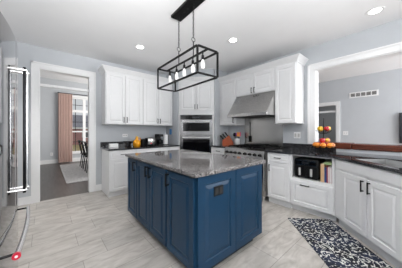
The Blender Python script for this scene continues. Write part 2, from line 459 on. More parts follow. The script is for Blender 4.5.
# ---------------------------------------------------------------- cabinets
DOOR = [(0, 0), (0, -.017), (.003, -.02), (.052, -.02), (.058, -.011), (.066, -.011), (.092, -.0185)]
FLAT = [(0, 0), (0, -.017), (.003, -.02), (.024, -.02), (.030, -.014), (.036, -.014), (.048, -.0185)]
SHAK = [(0, 0), (0, -.017), (.003, -.02), (.05, -.02), (.056, -.0125), (.064, -.0125)]
def pull(x, z, length, vert, y=-.02, sec=.011, out=.032):
    b = MB(); h = length / 2; s_ = sec / 2
    if vert:
        b.box(x - s_, x + s_, y - out, y - out + sec, z - h, z + h, .002)
        for q in (z - h + sec, z + h - sec): b.box(x - s_, x + s_, y - out + sec, y, q - s_, q + s_)
    else:
        b.box(x - h, x + h, y - out, y - out + sec, z - s_, z + s_, .002)
        for q in (x - h + sec, x + h - sec): b.box(q - s_, q + s_, y - out + sec, y, z - s_, z + s_)
    return b
def front(root, kind, x0, x1, z0, z1, hx=None, hz=None, m='cab', hl=.13, vert=True, hm='black', rings=None, ring2=None):
    rg = rings or (DOOR if kind == 'door' else FLAT)
    d = MB().panel(x0, x1, z0, z1, rg).build(kind, m, root)
    if hx is not None:
        pull(hx, hz, hl, vert).build('handle', hm, d)
    return d
def carcass(root, wd, dp, z0, z1, toe=0.0, m='cab', shelves=(), rails=(), t=.019, ff=.035, toe_in=.045, stiles=(), top=True):
    """hollow box with a face frame; front at y=0"""
    b = MB()
    b.box(0, t, .018, dp, z0, z1).box(wd - t, wd, .018, dp, z0, z1)
    b.box(t, wd - t, .018, dp, z0, z0 + t)
    if top: b.box(t, wd - t, .018, dp, z1 - t, z1)
    b.box(t, wd - t, dp - .012, dp, z0 + t, z1 - t)
    for s_ in shelves: b.box(t, wd - t, .018, dp - .012, s_ - t, s_)
    b.box(0, ff, 0, .018, z0, z1).box(wd - ff, wd, 0, .018, z0, z1)
    b.box(ff, wd - ff, 0, .018, z0, z0 + ff).box(ff, wd - ff, 0, .018, z1 - ff, z1)
    for r_ in rails: b.box(ff, wd - ff, 0, .018, r_ - ff / 2, r_ + ff / 2)
    for x_ in stiles: b.box(x_ - ff / 2, x_ + ff / 2, 0, .018, z0 + ff, z1 - ff)
    o = b.build('carcass', m, root)
    if toe:
        MB().box(0, wd, toe_in, toe_in + .018, 0, toe).box(0, .018, toe_in + .018, dp, 0, toe).box(wd - .018, wd, toe_in + .018, dp, 0, toe).build('toe_kick', m, root)
    return o
def crown(name, label, path, z0=2.43, z1=2.535, out=.075, m='cab'):
    """mitred crown following a front line given as list of (x,y) with outward normals on the right-hand side"""
    prof = [(0, 0), (.012, 0), (.014, .018), (.028, .035), (.05, .065), (.066, .082), (.07, .088), (out, .09), (out, z1 - z0), (0, z1 - z0)]
    b = MB(); P = [Vector(p) for p in path]; n = len(P); rows = []
    for i in range(n):
        ds = []
        if i > 0: ds.append((P[i] - P[i - 1]).normalized())
        if i < n - 1: ds.append((P[i + 1] - P[i]).normalized())
        ns = [Vector((d.y, -d.x)) for d in ds]
        if len(ns) == 2:
            v = (ns[0] + ns[1]).normalized(); v = v / max(.3, v.dot(ns[0]))
        else: v = ns[0]
        rows.append([b.bm.verts.new((P[i].x + v.x * q, P[i].y + v.y * q, z0 + h)) for q, h in prof])
    k = len(prof)
    for a, c_ in zip(rows, rows[1:]):
        for i in range(k):
            j = (i + 1) % k; b.bm.faces.new((a[i], a[j], c_[j], c_[i]))
    b.bm.faces.new(rows[0]); b.bm.faces.new(rows[-1][::-1])
    o = b.build(name, m)
    return tag(o, label, 'crown molding')

def upper(label, loc, rz, wd, dp, z0, z1, doors, hz=None, group=None):
    t = thing('wall_cabinet', label, 'cabinet', loc, rz, group)
    carcass(t, wd, dp, z0, z1)
    for x0, x1, hx in doors:
        front(t, 'door', x0, x1, z0 + .008, z1 - .012, hx, hz if hz else z0 + .10, hl=.115)
    return t
# uppers on the back wall
GU = 'white wall cabinets'
UY = 3.95
def pair(wd, g=.012): return [(g, wd / 2 - .003, wd / 2 - .032), (wd / 2 + .003, wd - g, wd / 2 + .032)]
upper('white double-door wall cabinet beside the dining room opening', (.894, UY, 0), 0, .755, .325, 1.385, 2.43, pair(.755), group=GU)
upper('white double-door wall cabinet next to the oven tower, above the coffee maker', (1.65, UY, 0), 0, .785, .325, 1.385, 2.43, pair(.785), group=GU)
crown('crown_molding', 'white crown along the top of the cabinets left of the oven tower', [(.894, YA), (.894, UY), (2.435, UY)])
# uppers on the hood wall
UX = 3.24
upper('narrow white wall cabinet left of the range hood', (UX, 3.075, 0), -90, .50, .325, 1.385, 2.43, [(.06, .485, .45)], group=GU)
upper('short white double-door wall cabinet above the range hood', (UX, 2.573, 0), -90, .91, .325, 2.01, 2.43, pair(.91), hz=2.085, group=GU)
upper('tall white single-door wall cabinet right of the range hood', (UX, 1.661, 0), -90, .381, .325, 1.385, 2.43, [(.012, .369, None)], group=GU)
crown('crown_molding', 'white crown along the top of the cabinets over the range hood', [(UX, 3.078), (UX, 1.28), (XB, 1.28)])

# base cabinets on the back wall
GB = 'white base cabinets'
def base(label, loc, rz, wd, dp, fronts, rails=(.72,), stiles=(), shelves=(), toe_in=.045):
    t = thing('base_cabinet', label, 'cabinet', loc, rz, GB)
    carcass(t, wd, dp, .1, .883, .1, rails=rails, stiles=stiles, shelves=shelves, toe_in=toe_in)
    for k, x0, x1, z0, z1, hx, hz, v in fronts:
        front(t, k, x0, x1, z0, z1, hx, hz, vert=v, hl=.115)
    return t
def std(wd, side): 
    hx = wd - .05 if side > 0 else .05
    return [('drawer', .012, wd - .012, .73, .872, wd / 2, .80, False), ('door', .012, wd - .012, .112, .718, hx, .62, True)]
BY = 3.665
base('white base cabinet at the left end of the back counter', (.894, BY, 0), 0, .50, .60, std(.50, 1))
base('white base cabinet in the middle of the back counter, behind the island', (1.396, BY, 0), 0, .52, .60, std(.52, -1))
base('white base cabinet under the coffee maker, next to the oven tower', (1.918, BY, 0), 0, .517, .60, std(.517, 1))
BX = 2.96
base('narrow white base cabinet under the knife block', (BX, 3.074, 0), -90, .49, .60, std(.49, 1))
base('white base cabinet between the range and the air fryer niche', (BX, 1.655, 0), -90, .388, .60, std(.388, -1))
# niche cabinet
nw = .585
t = thing('base_cabinet', 'white base cabinet with an open niche holding the air fryer and books', 'cabinet', (BX, 1.266, 0), -90, GB)
b = MB(); tt = .019
b.box(0, tt, .018, .6, .1, .883).box(nw - tt, nw, .018, .6, .1, .883).box(tt, nw - tt, .588, .6, .1, .883)
b.box(tt, nw - tt, .018, .588, .1, .119).box(tt, nw - tt, .018, .588, .501, .52).box(tt, nw - tt, .018, .588, .864, .883)
b.box(0, .03, 0, .018, .1, .883).box(nw - .03, nw, 0, .018, .1, .883).box(.03, nw - .03, 0, .018, .47, .52).box(.03, nw - .03, 0, .018, .872, .883).box(.03, nw - .03, 0, .018, .1, .15)
b.build('carcass', 'cab', t)
MB().box(0, nw, .075, .093, 0, .1).build('toe_kick', 'cab', t)
front(t, 'drawer', .014, nw - .014, .115, .485, nw / 2 - .07, .435, hl=.13, vert=False, rings=DOOR)
# angled sink run
t = thing('sink_cabinet', 'white double-door sink cabinet set at an angle beside the rug', 'cabinet', (2.955, .672, 0), -135)
carcass(t, .93, .55, .1, .883, .1, rails=(.745,), stiles=(.527,), ff=.035, top=False)
MB().panel(.02, .915, .765, .872, [(0, 0), (0, -.012), (.002, -.014)]).build('false_front', 'cab', t)
front(t, 'door', .15, .519, .118, .735, .485, .655, hl=.125)
front(t, 'door', .535, .893, .118, .735, .569, .655, hl=.125)
MB().panel(.0, .135, .118, .735, [(0, 0), (0, -.003), (.004, -.005)]).build('filler_panel', 'cab', t)
t = thing('drawer_cabinet', 'white drawer base cabinet at the right edge, past the sink cabinet', 'cabinet', (2.955 - .934 * .7071, .672 - .934 * .7071, 0), -135)
carcass(t, .46, .55, .1, .883, .1)
for z0, z1 in ((.112, .36), (.37, .60), (.61, .872)):
    front(t, 'drawer', .012, .448, z0, z1, .13, (z0 + z1) / 2 + .03, vert=False)

# ---------------------------------------------------------------- counters
tag(MB().box(.872, 2.438, 3.625, YA - .002, .884, .915, .004).build('countertop', 'counter'),
    'dark granite countertop of the back counter left of the oven tower', 'countertop')
tag(MB().box(.872, 2.438, YA - .024, YA - .002, .916, 1.016, .002).build('backsplash', 'counter'),
    'low dark granite upstand along the back wall counter', 'backsplash')
tag(MB().box(2.92, XB - .002, 2.578, 3.078, .884, .915, .004).build('countertop', 'counter'),
    'short dark granite countertop under the knife block', 'countertop')
def slab(outer, hole, z0, z1):
    bm = bmesh.new(); es = []
    for loop in (outer, hole):
        vs = [bm.verts.new((x, y, z0)) for x, y in loop]
        es += [bm.edges.new((vs[i], vs[(i + 1) % len(vs)])) for i in range(len(vs))]
    r = bmesh.ops.triangle_fill(bm, use_beauty=True, use_dissolve=False, edges=es)
    fs = [g for g in r['geom'] if isinstance(g, bmesh.types.BMFace)]
    e = bmesh.ops.extrude_face_region(bm, geom=fs)
    for v in e['geom']:
        if isinstance(v, bmesh.types.BMVert): v.co.z = z1
    m = MB(); m.bm.free(); m.bm = bm
    return m
D = Vector((-.7071, -.7071)); Nn = Vector((.7071, -.7071))
P0 = Vector((2.955, .672))
def sp(s_, n_): q = P0 + D * s_ + Nn * n_; return (q.x, q.y)
SK = (.20, .895, .065, .46)
hole = [sp(SK[0], SK[2]), sp(SK[1], SK[2]), sp(SK[1], SK[3]), sp(SK[0], SK[3])]
outer = [(2.925, 1.658), (XB - .002, 1.658), (XB - .002, -.10), sp(1.40, .60), sp(1.40, -.03), (2.925, .672 + .012)]
tag(slab(outer, hole, .884, .915).build('countertop', 'counter'), 'dark granite corner countertop holding the sink and fruit stand', 'countertop')
tag(MB().box(XB - .024, XB - .002, 1.09, 1.658, .916, 1.016, .002).box(XB - .024, XB - .002, .80, 1.09, .916, .965).build('backsplash', 'counter'),
    'low dark granite upstand behind the fruit stand', 'backsplash')
sk = thing('kitchen_sink', 'stainless double-bowl undermount sink in the angled counter', 'sink', (*sp((SK[0] + SK[1]) / 2, (SK[2] + SK[3]) / 2), .70), -135)
hx, hy = (SK[1] - SK[0]) / 2 - .003, (SK[3] - SK[2]) / 2 - .003
b = MB()
b.box(-hx, hx, -hy, hy, 0, .006).box(-hx, -hx + .006, -hy, hy, .006, .208).box(hx - .006, hx, -hy, hy, .006, .208)
b.box(-hx + .006, hx - .006, -hy, -hy + .006, .006, .208).box(-hx + .006, hx - .006, hy - .006, hy, .006, .208)
b.build('basin', 'sinksteel', sk)
MB().box(-.012, .012, -hy + .006, hy - .006, .006, .17).build('divider', 'steel', sk)
for s_ in (-1, 1): MB().cyl((s_ * hx / 2, 0, .006), (s_ * hx / 2, 0, .012), .045).build('drain', 'chrome', sk)
# wooden ledge on the half wall
tag(MB().box(3.535, 3.80, .605, 1.085, .967, 1.062, .012).build('wood_ledge', 'ledge'),
    'reddish brown wooden ledge board behind the fruit stand', 'ledge')
tag(MB().box(3.545, 3.80, -2.6, .600, .967, 1.055, .012).build('wood_ledge', 'ledge'),
    'long reddish brown wooden ledge board above the sink', 'ledge')

# ---------------------------------------------------------------- oven tower
TW = .862
t = thing('oven_cabinet', 'tall white angled corner cabinet framing the wall oven', 'cabinet', (2.452, 3.692, 0), -45)
b = MB()
b.box(0, .02, .018, .60, 0, 2.43).box(TW - .02, TW, .018, .60, 0, 2.43).box(.02, TW - .02, .588, .60, 0, 2.43)
for z in (.40, 1.70, 2.41): b.box(.02, TW - .02, .018, .588, z - .02, z)
b.box(0, .05, 0, .018, 0, 2.43).box(TW - .05, TW, 0, .018, 0, 2.43)
for a, c_ in ((0, .1), (.38, .44), (1.645, 1.74), (2.39, 2.43)): b.box(.05, TW - .05, 0, .018, a, c_)
b.build('carcass', 'cab', t)
front(t, 'door', .035, TW / 2 - .003, 1.735, 2.405, TW / 2 - .032, 1.83, hl=.115)
front(t, 'door', TW / 2 + .003, TW - .035, 1.735, 2.405, TW / 2 + .032, 1.83, hl=.115)
front(t, 'drawer', .035, TW - .035, .11, .37, TW / 2, .30, vert=False)
crown('crown_molding', 'white crown on top of the angled oven cabinet', [(2.452, 3.692), (2.452 + TW * .7071, 3.692 - TW * .7071)])
ov = thing('wall_oven', 'stainless double wall oven with black glass in the angled corner cabinet', 'oven', (2.452, 3.692, .445), -45)
OX = .053; OW = TW - .106
MB().box(OX + .01, OX + OW - .01, .02, .55, 0.0, 1.19).build('body', 'steel', ov)
MB().box(OX - .02, OX + OW + .02, -.022, -.002, -.0, 1.195, .003).build('trim_frame', 'ovensteel', ov)
cp = MB().box(OX, OX + OW, -.034, -.022, 1.08, 1.185, .003).build('control_panel', 'dglass', ov)
MB().box(OX + .28, OX + .47, -.036, -.034, 1.11, 1.15).build('display', 'tv', cp)
def odoor(z0, z1, wz0, wz1, hz):
    d = MB().box(OX, OX + OW, -.045, -.022, z0, z1, .004).build('oven_door', 'ovensteel', ov)
    MB().box(OX + .06, OX + OW - .06, -.048, -.045, wz0, wz1).build('window', 'dglass', d)
    hb = MB(); hb.cyl((OX + .05, -.09, hz), (OX + OW - .05, -.09, hz), .012)
    for x in (OX + .08, OX + OW - .08): hb.cyl((x, -.09, hz), (x, -.045, hz), .009)
    hb.build('handle', 'chrome', d, True)
odoor(.715, 1.07, .80, 1.0, 1.035)
odoor(.02, .695, .10, .615, .655)

# ---------------------------------------------------------------- hood, steel splash, range
RW = .905
hd = thing('range_hood', 'large sloped stainless range hood over the stove', 'range hood', (XB, 2.568, 0), -90)
b = MB()
b.prism([(-.004, 2.005), (-.325, 2.005), (-.615, 1.60), (-.615, 1.545), (-.004, 1.545)], 'x', 0, RW)
b.build('canopy', 'hoodsteel', hd)
MB().box(-.004, RW + .004, -.625, -.602, 1.538, 1.588, .004).build('front_lip', 'hoodsteel', hd)
f = MB()
for i in range(3): f.box(.05 + i * .275, .305 + i * .275, -.55, -.10, 1.535, 1.545)
f.build('filter', 'iron', hd)
tag(MB().box(XB - .006, XB - .001, 1.665, 2.57, .93, 1.545).build('steel_backsplash', 'steel'),
    'brushed stainless sheet on the wall behind the range', 'backsplash')
rg = thing('range', 'stainless professional gas range with black knobs between white cabinets', 'stove', (2.87, 2.566, 0), -90)
MB().box(0, RW, .03, .69, .1, .90).build('body', 'steel', rg)
MB().prism([(.03, .74), (-.02, .76), (.0, .885), (.03, .905), (.69, .905), (.69, .915), (.03, .918), (-.01, .895), (-.035, .755), (.03, .73)], 'x', 0, RW).build('control_panel', 'steel', rg)
for i, x in enumerate((.075, .18, .285, .39, .515, .62, .725, .83)):
    k = MB().cyl((x, -.02, .823), (x, -.035, .823), .026).cyl((x, -.035, .823), (x, -.065, .823), .020, .018).build('knob', 'black', rg, True)
dd = MB().box(.01, RW - .01, -.02, .03, .2, .715, .006).build('oven_door', 'steel', rg)
MB().box(.2, RW - .2, -.022, -.02, .32, .58).build('window', 'dglass', dd)
hb = MB().cyl((.05, -.07, .67), (RW - .05, -.07, .67), .014)
for x in (.09, RW - .09): hb.cyl((x, -.07, .67), (x, -.02, .67), .011)
hb.build('handle', 'chrome', dd, True)
MB().box(.03, RW - .03, .06, .67, .915, .922).build('cooktop', 'iron', rg)
for gx in (.04, .335, .63):
    gb = MB()
    for x in (gx, gx + .115, gx + .22): gb.box(x, x + .014, .08, .65, .934, .948)
    for y in (.08, .22, .36, .50, .636): gb.box(gx, gx + .234, y, y + .014, .934, .948)
    for x in (gx, gx + .22):
        for y in (.08, .636): gb.box(x, x + .014, y, y + .014, .922, .934)
    gb.build('grate', 'black', rg)
MB().box(0, RW, .67, .692, .915, .965).build('back_guard', 'steel', rg)
for x in (.06, RW - .06):
    for y in (.08, .62): MB().cyl((x, y, 0), (x, y, .1), .02).build('leg', 'chrome', rg)
pn = thing('griddle_pan', 'dark flat pan sitting on the range grates', 'pan', (3.22, 2.05, .9495), -90)
MB().lathe([(0, 0), (.12, 0), (.135, .035), (.13, .035), (.118, .006), (0, .006)], n=24).build('pan_body', 'iron', pn, True)
MB().cyl((.13, -.0, .028), (.30, -.03, .05), .011).build('handle', 'black', pn, True)
sp_ = thing('hanging_spatula', 'black long-handled spatula hanging against the steel splash left of centre', 'spatula', (XB - .02, 2.42, 1.0), -90)
MB().cyl((0, 0, .13), (0, 0, .46), .006).build('handle', 'black', sp_)
MB().box(-.035, .035, -.004, .004, 0, .14, .003).build('blade', 'black', sp_)

# ---------------------------------------------------------------- kitchen island
IX0, IX1, IY0, IY1 = .915, 1.865, 1.125, 2.68
isl = thing('kitchen_island', 'navy blue kitchen island with raised panel doors under a granite top', 'island', ((IX0 + IX1) / 2, (IY0 + IY1) / 2, 0))
cx, cy = (IX0 + IX1) / 2, (IY0 + IY1) / 2
hw, hl_ = (IX1 - IX0) / 2, (IY1 - IY0) / 2
b = MB()
b.box(-hw, hw, -hl_, hl_, .09, .883)
b.build('body', 'blue', isl)
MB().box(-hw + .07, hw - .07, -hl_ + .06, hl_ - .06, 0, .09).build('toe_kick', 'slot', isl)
def at_face(o, loc, rz): o.location = loc; o.rotation_euler = (0, 0, R(rz)); return o
# doors facing -x : local x runs from the far end (y=IY1) towards the camera
def island_door(y0, y1, hy_):
    w_ = y1 - y0
    d = MB().panel(0, w_, .105, .868, [(0, 0), (0, -.017), (.003, -.02), (.055, -.02), (.062, -.010), (.072, -.010), (.10, -.0185)]).build('door', 'blue', isl)
    at_face(d, (-hw, y1 - cy, 0), -90)
    pull(y1 - hy_, .785, .125, True, out=.04, sec=.013).build('handle', 'black', d)
island_door(2.335, 2.668, 2.375)
island_door(1.955, 2.318, 1.992)
island_door(1.582, 1.949, 1.912)
island_door(1.140, 1.560, 1.522)
PAN = [(0, 0), (0, -.014), (.003, -.017), (.07, -.017), (.076, -.008), (.084, -.008), (.116, -.0165)]
for x0, x1 in ((IX0 + .004, 1.393), (1.399, IX1 - .004)):
    p = MB().panel(0, x1 - x0, .095, .878, PAN).build('end_panel', 'blue', isl)
    at_face(p, (x0 - cx, -hl_, 0), 0)
op = MB().box(-.058, .058, -.006, 0, -.042, .042, .002).build('outlet', 'black', isl)
op.location = (1.152 - cx, -hl_ - .0168, .728); op['label'] = 'black double electrical outlet on the end panel'
so = MB()
for x in (-.028, .028): so.box(x - .018, x + .018, -.008, -.006, -.028, .028)
so.build('socket', 'slot', op)
tag(MB().box(.872, 1.905, 1.085, 2.715, .884, .918, .006).build('island_countertop', 'island'),
    'glossy speckled brown grey granite top on the blue island', 'countertop')

# ---------------------------------------------------------------- refrigerator (front looks to +x)
fr = thing('refrigerator', 'mirror-bright stainless french door refrigerator at the left edge', 'refrigerator', (-.165, 2.345, 0), 90)
# local: x from near (-.91) to far (0), y>0 into the body; the front bows out at the middle
MB().box(-.905, -.005, .10, .72, .03, 1.895).build('body', 'iron', fr)
def bow(x): return .032 * ((x + .455) / .455) ** 2
def fdoor(name, x0, x1, z0, z1):
    b = MB(); n = 14; pts = []
    for i in range(n + 1):
        u = i / n; x = x0 + (x1 - x0) * u
        pts.append((x, bow(x) + .006 * abs(2 * u - 1) ** 14))
    b.prism(pts + [(x1, .095), (x0, .095)], 'z', z0, z1)
    return b.build(name, 'steelv', fr, True)
d1 = fdoor('door', -.453, 0, .66, 1.91)
d2 = fdoor('door', -.91, -.457, .66, 1.91)
d3 = fdoor('freezer_drawer', -.91, 0, .06, .655)
for d, x, yy in ((d1, -.405, -.054), (d2, -.50, -.046)):
    hb = MB().cyl((x, yy, .80), (x, yy, 1.715), .0085).build('handle', 'dchrome' if d is d2 else 'chrome', d, True)
    for z in (.82, 1.695): MB().cyl((x, yy - .013, z), (x, bow(x) + .002, z), .0095).build('handle_bracket', 'chrome', d, True)
hb = MB(); pts = []
for i in range(13):
    u = i / 12; pts.append((-.895 + .86 * u, -.040 - .016 * (1 - (2 * u - 1) ** 2), .55))
hb.tube(pts, .0135, 10).build('handle', 'chrome', d3, True)
for x in (-.875, -.06): MB().cyl((x, -.042, .55), (x, bow(x) + .002, .55), .007).build('handle_bracket', 'dchrome', d3, True)
mo = MB().cyl((-.895, -.040, .55), (-.910, -.040, .55), .019, n=20).build('medallion', 'red', d3, True)
mo['label'] = 'round red end badge on the handle'
MB().cyl((-.910, -.040, .55), (-.912, -.040, .55), .007).build('medallion_center', 'white', d3)

# ---------------------------------------------------------------- pendant
PX, PYc = 1.289, 1.82
pd = thing('pendant_light', 'black rectangular cage pendant with five bulbs over the island', 'light fixture', (PX, PYc, H), -2)
b = MB().box(-.075, .075, -.36, .20, -.03, 0, .003).build('canopy', 'black', pd)
for y in (-.28, -.08, .0): 
    MB().cyl((0, y, -.036), (0, y, -.03), .012).build('screw', 'iron', pd)
zt, zb = 2.10 - H, 1.83 - H
fw, fl = .137, .445
b = MB(); s_ = .0085
for x in (-fw, fw):
    for y in (-fl, fl): b.box(x - s_, x + s_, y - s_, y + s_, zb, zt)
for z in (zb, zt):
    for x in (-fw, fw): b.box(x - s_, x + s_, -fl + s_, fl - s_, z - s_, z + s_)
    for y in (-fl, fl): b.box(-fw + s_, fw - s_, y - s_, y + s_, z - s_, z + s_)
    
b.build('cage_frame', 'black', pd)
MB().box(-s_, s_, -fl + s_, fl - s_, zt - s_, zt + s_).build('center_bar', 'black', pd)
for y in (-.19, .125):
    MB().cyl((0, y, zt), (0, y, 2.275 - H), .006).build('rod', 'black', pd)
    MB().tube([(.024 * math.cos(a), y, 2.295 - H + .024 * math.sin(a)) for a in [2 * math.pi * i / 16 for i in range(16)]], .0035, 6, True).build('ring', 'black', pd)
    ch = MB(); z = 2.322 - H; i = 0
    while z < -.03:
        zc = z + .014
        pts = []
        for k in range(12):
            a = 2 * math.pi * k / 12
            u, v = .0085 * math.cos(a), .0185 * math.sin(a)
            pts.append((u, y, zc + v) if i % 2 else (0, y + u, zc + v))
        ch.tube(pts, .0028, 5, True); z += .029; i += 1
    ch.build('chain', 'black', pd)
for i in range(5):
    y = -.36 + i * .18
    so = MB().cyl((0, y, zt - .045), (0, y, zt - .009), .007).cyl((0, y, zt - .085), (0, y, zt - .04), .017, .014).build('socket', 'black', pd, True)
    MB().lathe([(0, -.185), (.014, -.182), (.022, -.165), (.024, -.145), (.022, -.12), (.015, -.098), (.012, -.085), (0, -.085)], (0, y, zt), 14).build('bulb', 'bulb', so, True)

# ---------------------------------------------------------------- ceiling lights
for (x, y), lb in (((1.27, 3.14), 'round recessed ceiling light above the back wall cabinets'),
                   ((2.33, 1.91), 'round recessed ceiling light in front of the range hood'),
                   ((3.10, .30), 'round recessed ceiling light near the pass-through at right'),
                   ((-.50, 3.15), 'unseen ceiling light added in the passage behind the refrigerator to brighten the left floor')):  # out of view, added to lift the floor, wall and ceiling at left
    t = thing('recessed_light', lb, 'ceiling light', (x, y, H), 0, 'recessed ceiling lights')
    MB().lathe([(.058, -.004), (.085, -.006), (.09, -.001), (.058, -.0005)], n=28).build('trim_ring', 'white', t, True)
    MB().lathe([(0, -.004), (.058, -.004), (.058, -.001), (0, -.001)], n=24).build('lens', 'can', t)
    l = bpy.data.lights.new('downlight', 'AREA'); l.shape = 'DISK'; l.size = .11; l.spread = R(105); l.energy = 10 if x < 0 else 3 if y < 1 else 1.6 if y > 3 else 5; l.color = (1, .97, .93)
    lo = bpy.data.objects.new('downlight', l); C.objects.link(lo); lo.location = (0, 0, -.012); lo.parent = t
tag(MB().lathe([(0, -.03), (.05, -.028), (.06, -.005), (.06, 0), (0, 0)], n=20).build('ceiling_fixture', 'slot', None, True),
    'small dark round fixture on the family room ceiling', 'ceiling fixture', None, (4.95, .12, H))

# ---------------------------------------------------------------- outlets, switch, vent, TV
def plate(name, label, cat, loc, rz, wd, ht, holes, mm='white'):
    t = thing(name, label, cat, loc, rz)
    MB().box(-wd / 2, wd / 2, -.006, 0, -ht / 2, ht / 2, .002).build('plate', mm, t)
    for x, z, a, c_ in holes: MB().box(x - a, x + a, -.008, -.006, z - c_, z + c_).build('socket', 'table', t)
    return t
plate('wall_outlet', 'white outlet on the back wall above the counter', 'outlet', (1.377, YA, 1.147), 0, .115, .072, [(-.025, 0, .017, .014), (.025, 0, .017, .014)])
plate('wall_outlet', 'white double switch plate on the wall right of the range', 'outlet', (XB, 1.40, 1.17), -90, .118, .115, [(-.028, 0, .017, .033), (.028, 0, .017, .033)])
plate('light_switch', 'white light switch on the far family room wall beside the doorway', 'light switch', (FX, 1.22, 1.19), -90, .118, .115, [(-.028, 0, .008, .014), (.028, 0, .008, .014)])
plate('wall_outlet', 'small white outlet low on the dining room wall left of the curtain', 'outlet', (.17, DW, .36), 0, .075, .115, [(0, .022, .016, .014), (0, -.022, .016, .014)])
vt = thing('wall_vent', 'long white air vent grille high on the family room wall', 'vent', (FX, .845, 2.23), -90)
MB().box(-.29, .29, -.012, 0, -.075, .075, .003).build('vent_frame', 'white', vt)
for i in range(5):
    x = -.212 + i * .106
    MB().box(x - .043, x + .043, -.014, -.012, -.045, .045).build('vent_opening', 'slot', vt)
    s2 = MB()
    for k in range(5): s2.box(x - .043, x + .043, -.018, -.014, -.04 + k * .018, -.034 + k * .018)
    s2.build('louver', 'table', vt)
tv = thing('television', 'dark wall-mounted television at the right edge of the family room', 'television', (FX, -.42, 1.32), -90)
MB().box(-.62, .62, -.07, -.03, -.36, .36, .004).build('casing', 'bplas', tv)
MB().box(-.61, .61, -.072, -.07, -.345, .35).build('screen', 'tv', tv)
MB().box(-.2, .2, -.03, 0, -.15, .15).build('wall_mount', 'black', tv)

# ---------------------------------------------------------------- dining room things
cu = thing('curtain', 'dusty pink floor-length curtain beside the dining room window', 'curtain', (.58, DW - .012, 0))
b = MB(); n = 60; rows = []
for yo in (0, .012):
    for z in (.02, 2.72):
        rows.append([b.bm.verts.new((-.22 + .45 * i / n, -.10 + yo + .03 * math.sin(i * .95) * (1.0 if z < 1 else .8), z)) for i in range(n + 1)])
for i in range(n):
    for r0, r1 in ((0, 1), (3, 2), (2, 0), (1, 3)): b.bm.faces.new((rows[r0][i], rows[r0][i + 1], rows[r1][i + 1], rows[r1][i]))
for i in (0, n): b.bm.faces.new((rows[0][i], rows[1][i], rows[3][i], rows[2][i]))
b.build('cloth', 'curtain', cu, True)
cr = thing('curtain_rod', 'dark curtain rod above the dining room window', 'curtain rod', (1.33, DW, 2.74))
MB().cyl((-.95, -.06, 0), (.95, -.06, 0), .014).build('rod', 'black', cr)
for x in (-.93, .93):
    MB().cyl((x, -.06, 0), (x, 0, 0), .008).build('bracket', 'black', cr)
    MB().ball((x + (.03 if x > 0 else -.03), -.06, 0), .026).build('finial', 'black', cr, True)
dr = MB().box(-1.25, 1.25, -1.52, 1.52, 0, .012, .003).build('area_rug', 'drug')
tag(dr, 'pale grey area rug under the dining chairs', 'rug', None, (1.62, 6.82, .0005))
tb = thing('dining_table', 'pale dining table partly hidden behind the dining opening', 'table', (1.86, 6.8, .0135))
MB().box(-.48, .48, -1.0, 1.0, .70, .745, .006).build('tabletop', 'table', tb)
for x in (-.4, .4):
    for y in (-.9, .9): MB().box(x - .035, x + .035, y - .035, y + .035, 0, .70).build('leg', 'table', tb)
def chair(label, loc, rz):
    t = thing('dining_chair', label, 'chair', loc, rz, 'black dining chairs')
    MB().box(-.22, .22, -.21, .22, .43, .47, .012).build('seat', 'black', t)
    for x, y, tx, ty in ((-.17, -.17, -.21, -.20), (.17, -.17, .21, -.20), (-.17, .17, -.20, .23), (.17, .17, .20, .23)):
        MB().cyl((tx, ty, 0), (x, y, .43), .013, .018, 10).build('leg', 'black', t)
    bk = MB()
    arc = [(.22 * math.cos(a), .17 + .06 * math.sin(a), 0) for a in [math.pi * i / 12 for i in range(13)]]
    bk.tube([(p[0], p[1] + .07, .90) for p in arc], .016, 8)
    bk.tube([(p[0], p[1] + .05, .80) for p in arc], .012, 8)
    for p in arc[1:-1:2]: bk.cyl((p[0] * .86, p[1] - .02, .46), (p[0], p[1] + .07, .90), .009, n=8)
    bk.cyl((.19, .17, .46), (arc[0][0], arc[0][1] + .07, .9), .012, n=8); bk.cyl((-.19, .17, .46), (arc[-1][0], arc[-1][1] + .07, .9), .012, n=8)
    bk.build('backrest', 'black', t)
    MB().cyl((-.19, .2, .2), (.19, .2, .2), .008).cyl((-.19, -.185, .2), (.19, -.185, .2), .008).build('stretcher', 'black', t)
# backs towards -x : local +y (back) must point to -x -> rz = 90
chair('black spindle-back dining chair nearest the kitchen opening', (1.14, 6.05, .0155), 90)
chair('black spindle-back dining chair in the middle of the row beside the table', (1.14, 6.72, .0155), 90)
chair('black spindle-back dining chair farthest away, in front of the window', (1.14, 7.40, .0155), 90)

# ---------------------------------------------------------------- kitchen rug
rgw, rgl = .575, 1.8
ru = MB().box(0, rgw, 0, rgl, 0, .008, .002).build('kitchen_rug', 'rug')
tag(ru, 'navy and cream patterned rug on the tile beside the sink cabinet', 'rug', None, (2.627, 1.159, .0005))
ru.rotation_euler = (0, 0, R(-45))
for v in ru.data.vertices: v.co.y -= rgl

# ---------------------------------------------------------------- things on the counters
CZ = .9155
# back counter
t = thing('storage_box', 'white two-tier box on the left end of the back counter', 'box', (1.00, 3.78, CZ))
MB().box(-.075, .075, -.05, .05, 0, .042, .005).build('lower_tray', 'white', t)
MB().box(-.075, .075, -.05, .05, .045, .088, .005).build('upper_tray', 'white', t)
MB().box(-.076, .076, -.052, -.05, .018, .024).build('latch', 'slot', t)
t = thing('glass_jug', 'amber yellow glass jug on the back counter left of the toaster', 'jug', (1.535, 3.98, CZ))
MB().lathe([(0, 0), (.06, 0), (.078, .03), (.08, .08), (.06, .125), (.034, .15), (.032, .185), (.038, .19), (.0, .19)], n=20).build('jug_body', 'amber', t, True)
MB().cyl((0, 0, .19), (0, 0, .215), .026).build('cap', 'yellow', t, True)
MB().tube([(.03, 0, .18), (.07, 0, .18), (.088, 0, .14), (.072, 0, .10)], .008).build('handle', 'amber', t, True)
t = thing('storage_canister', 'small black canister between the amber jug and the toaster', 'canister', (1.688, 4.0, CZ))
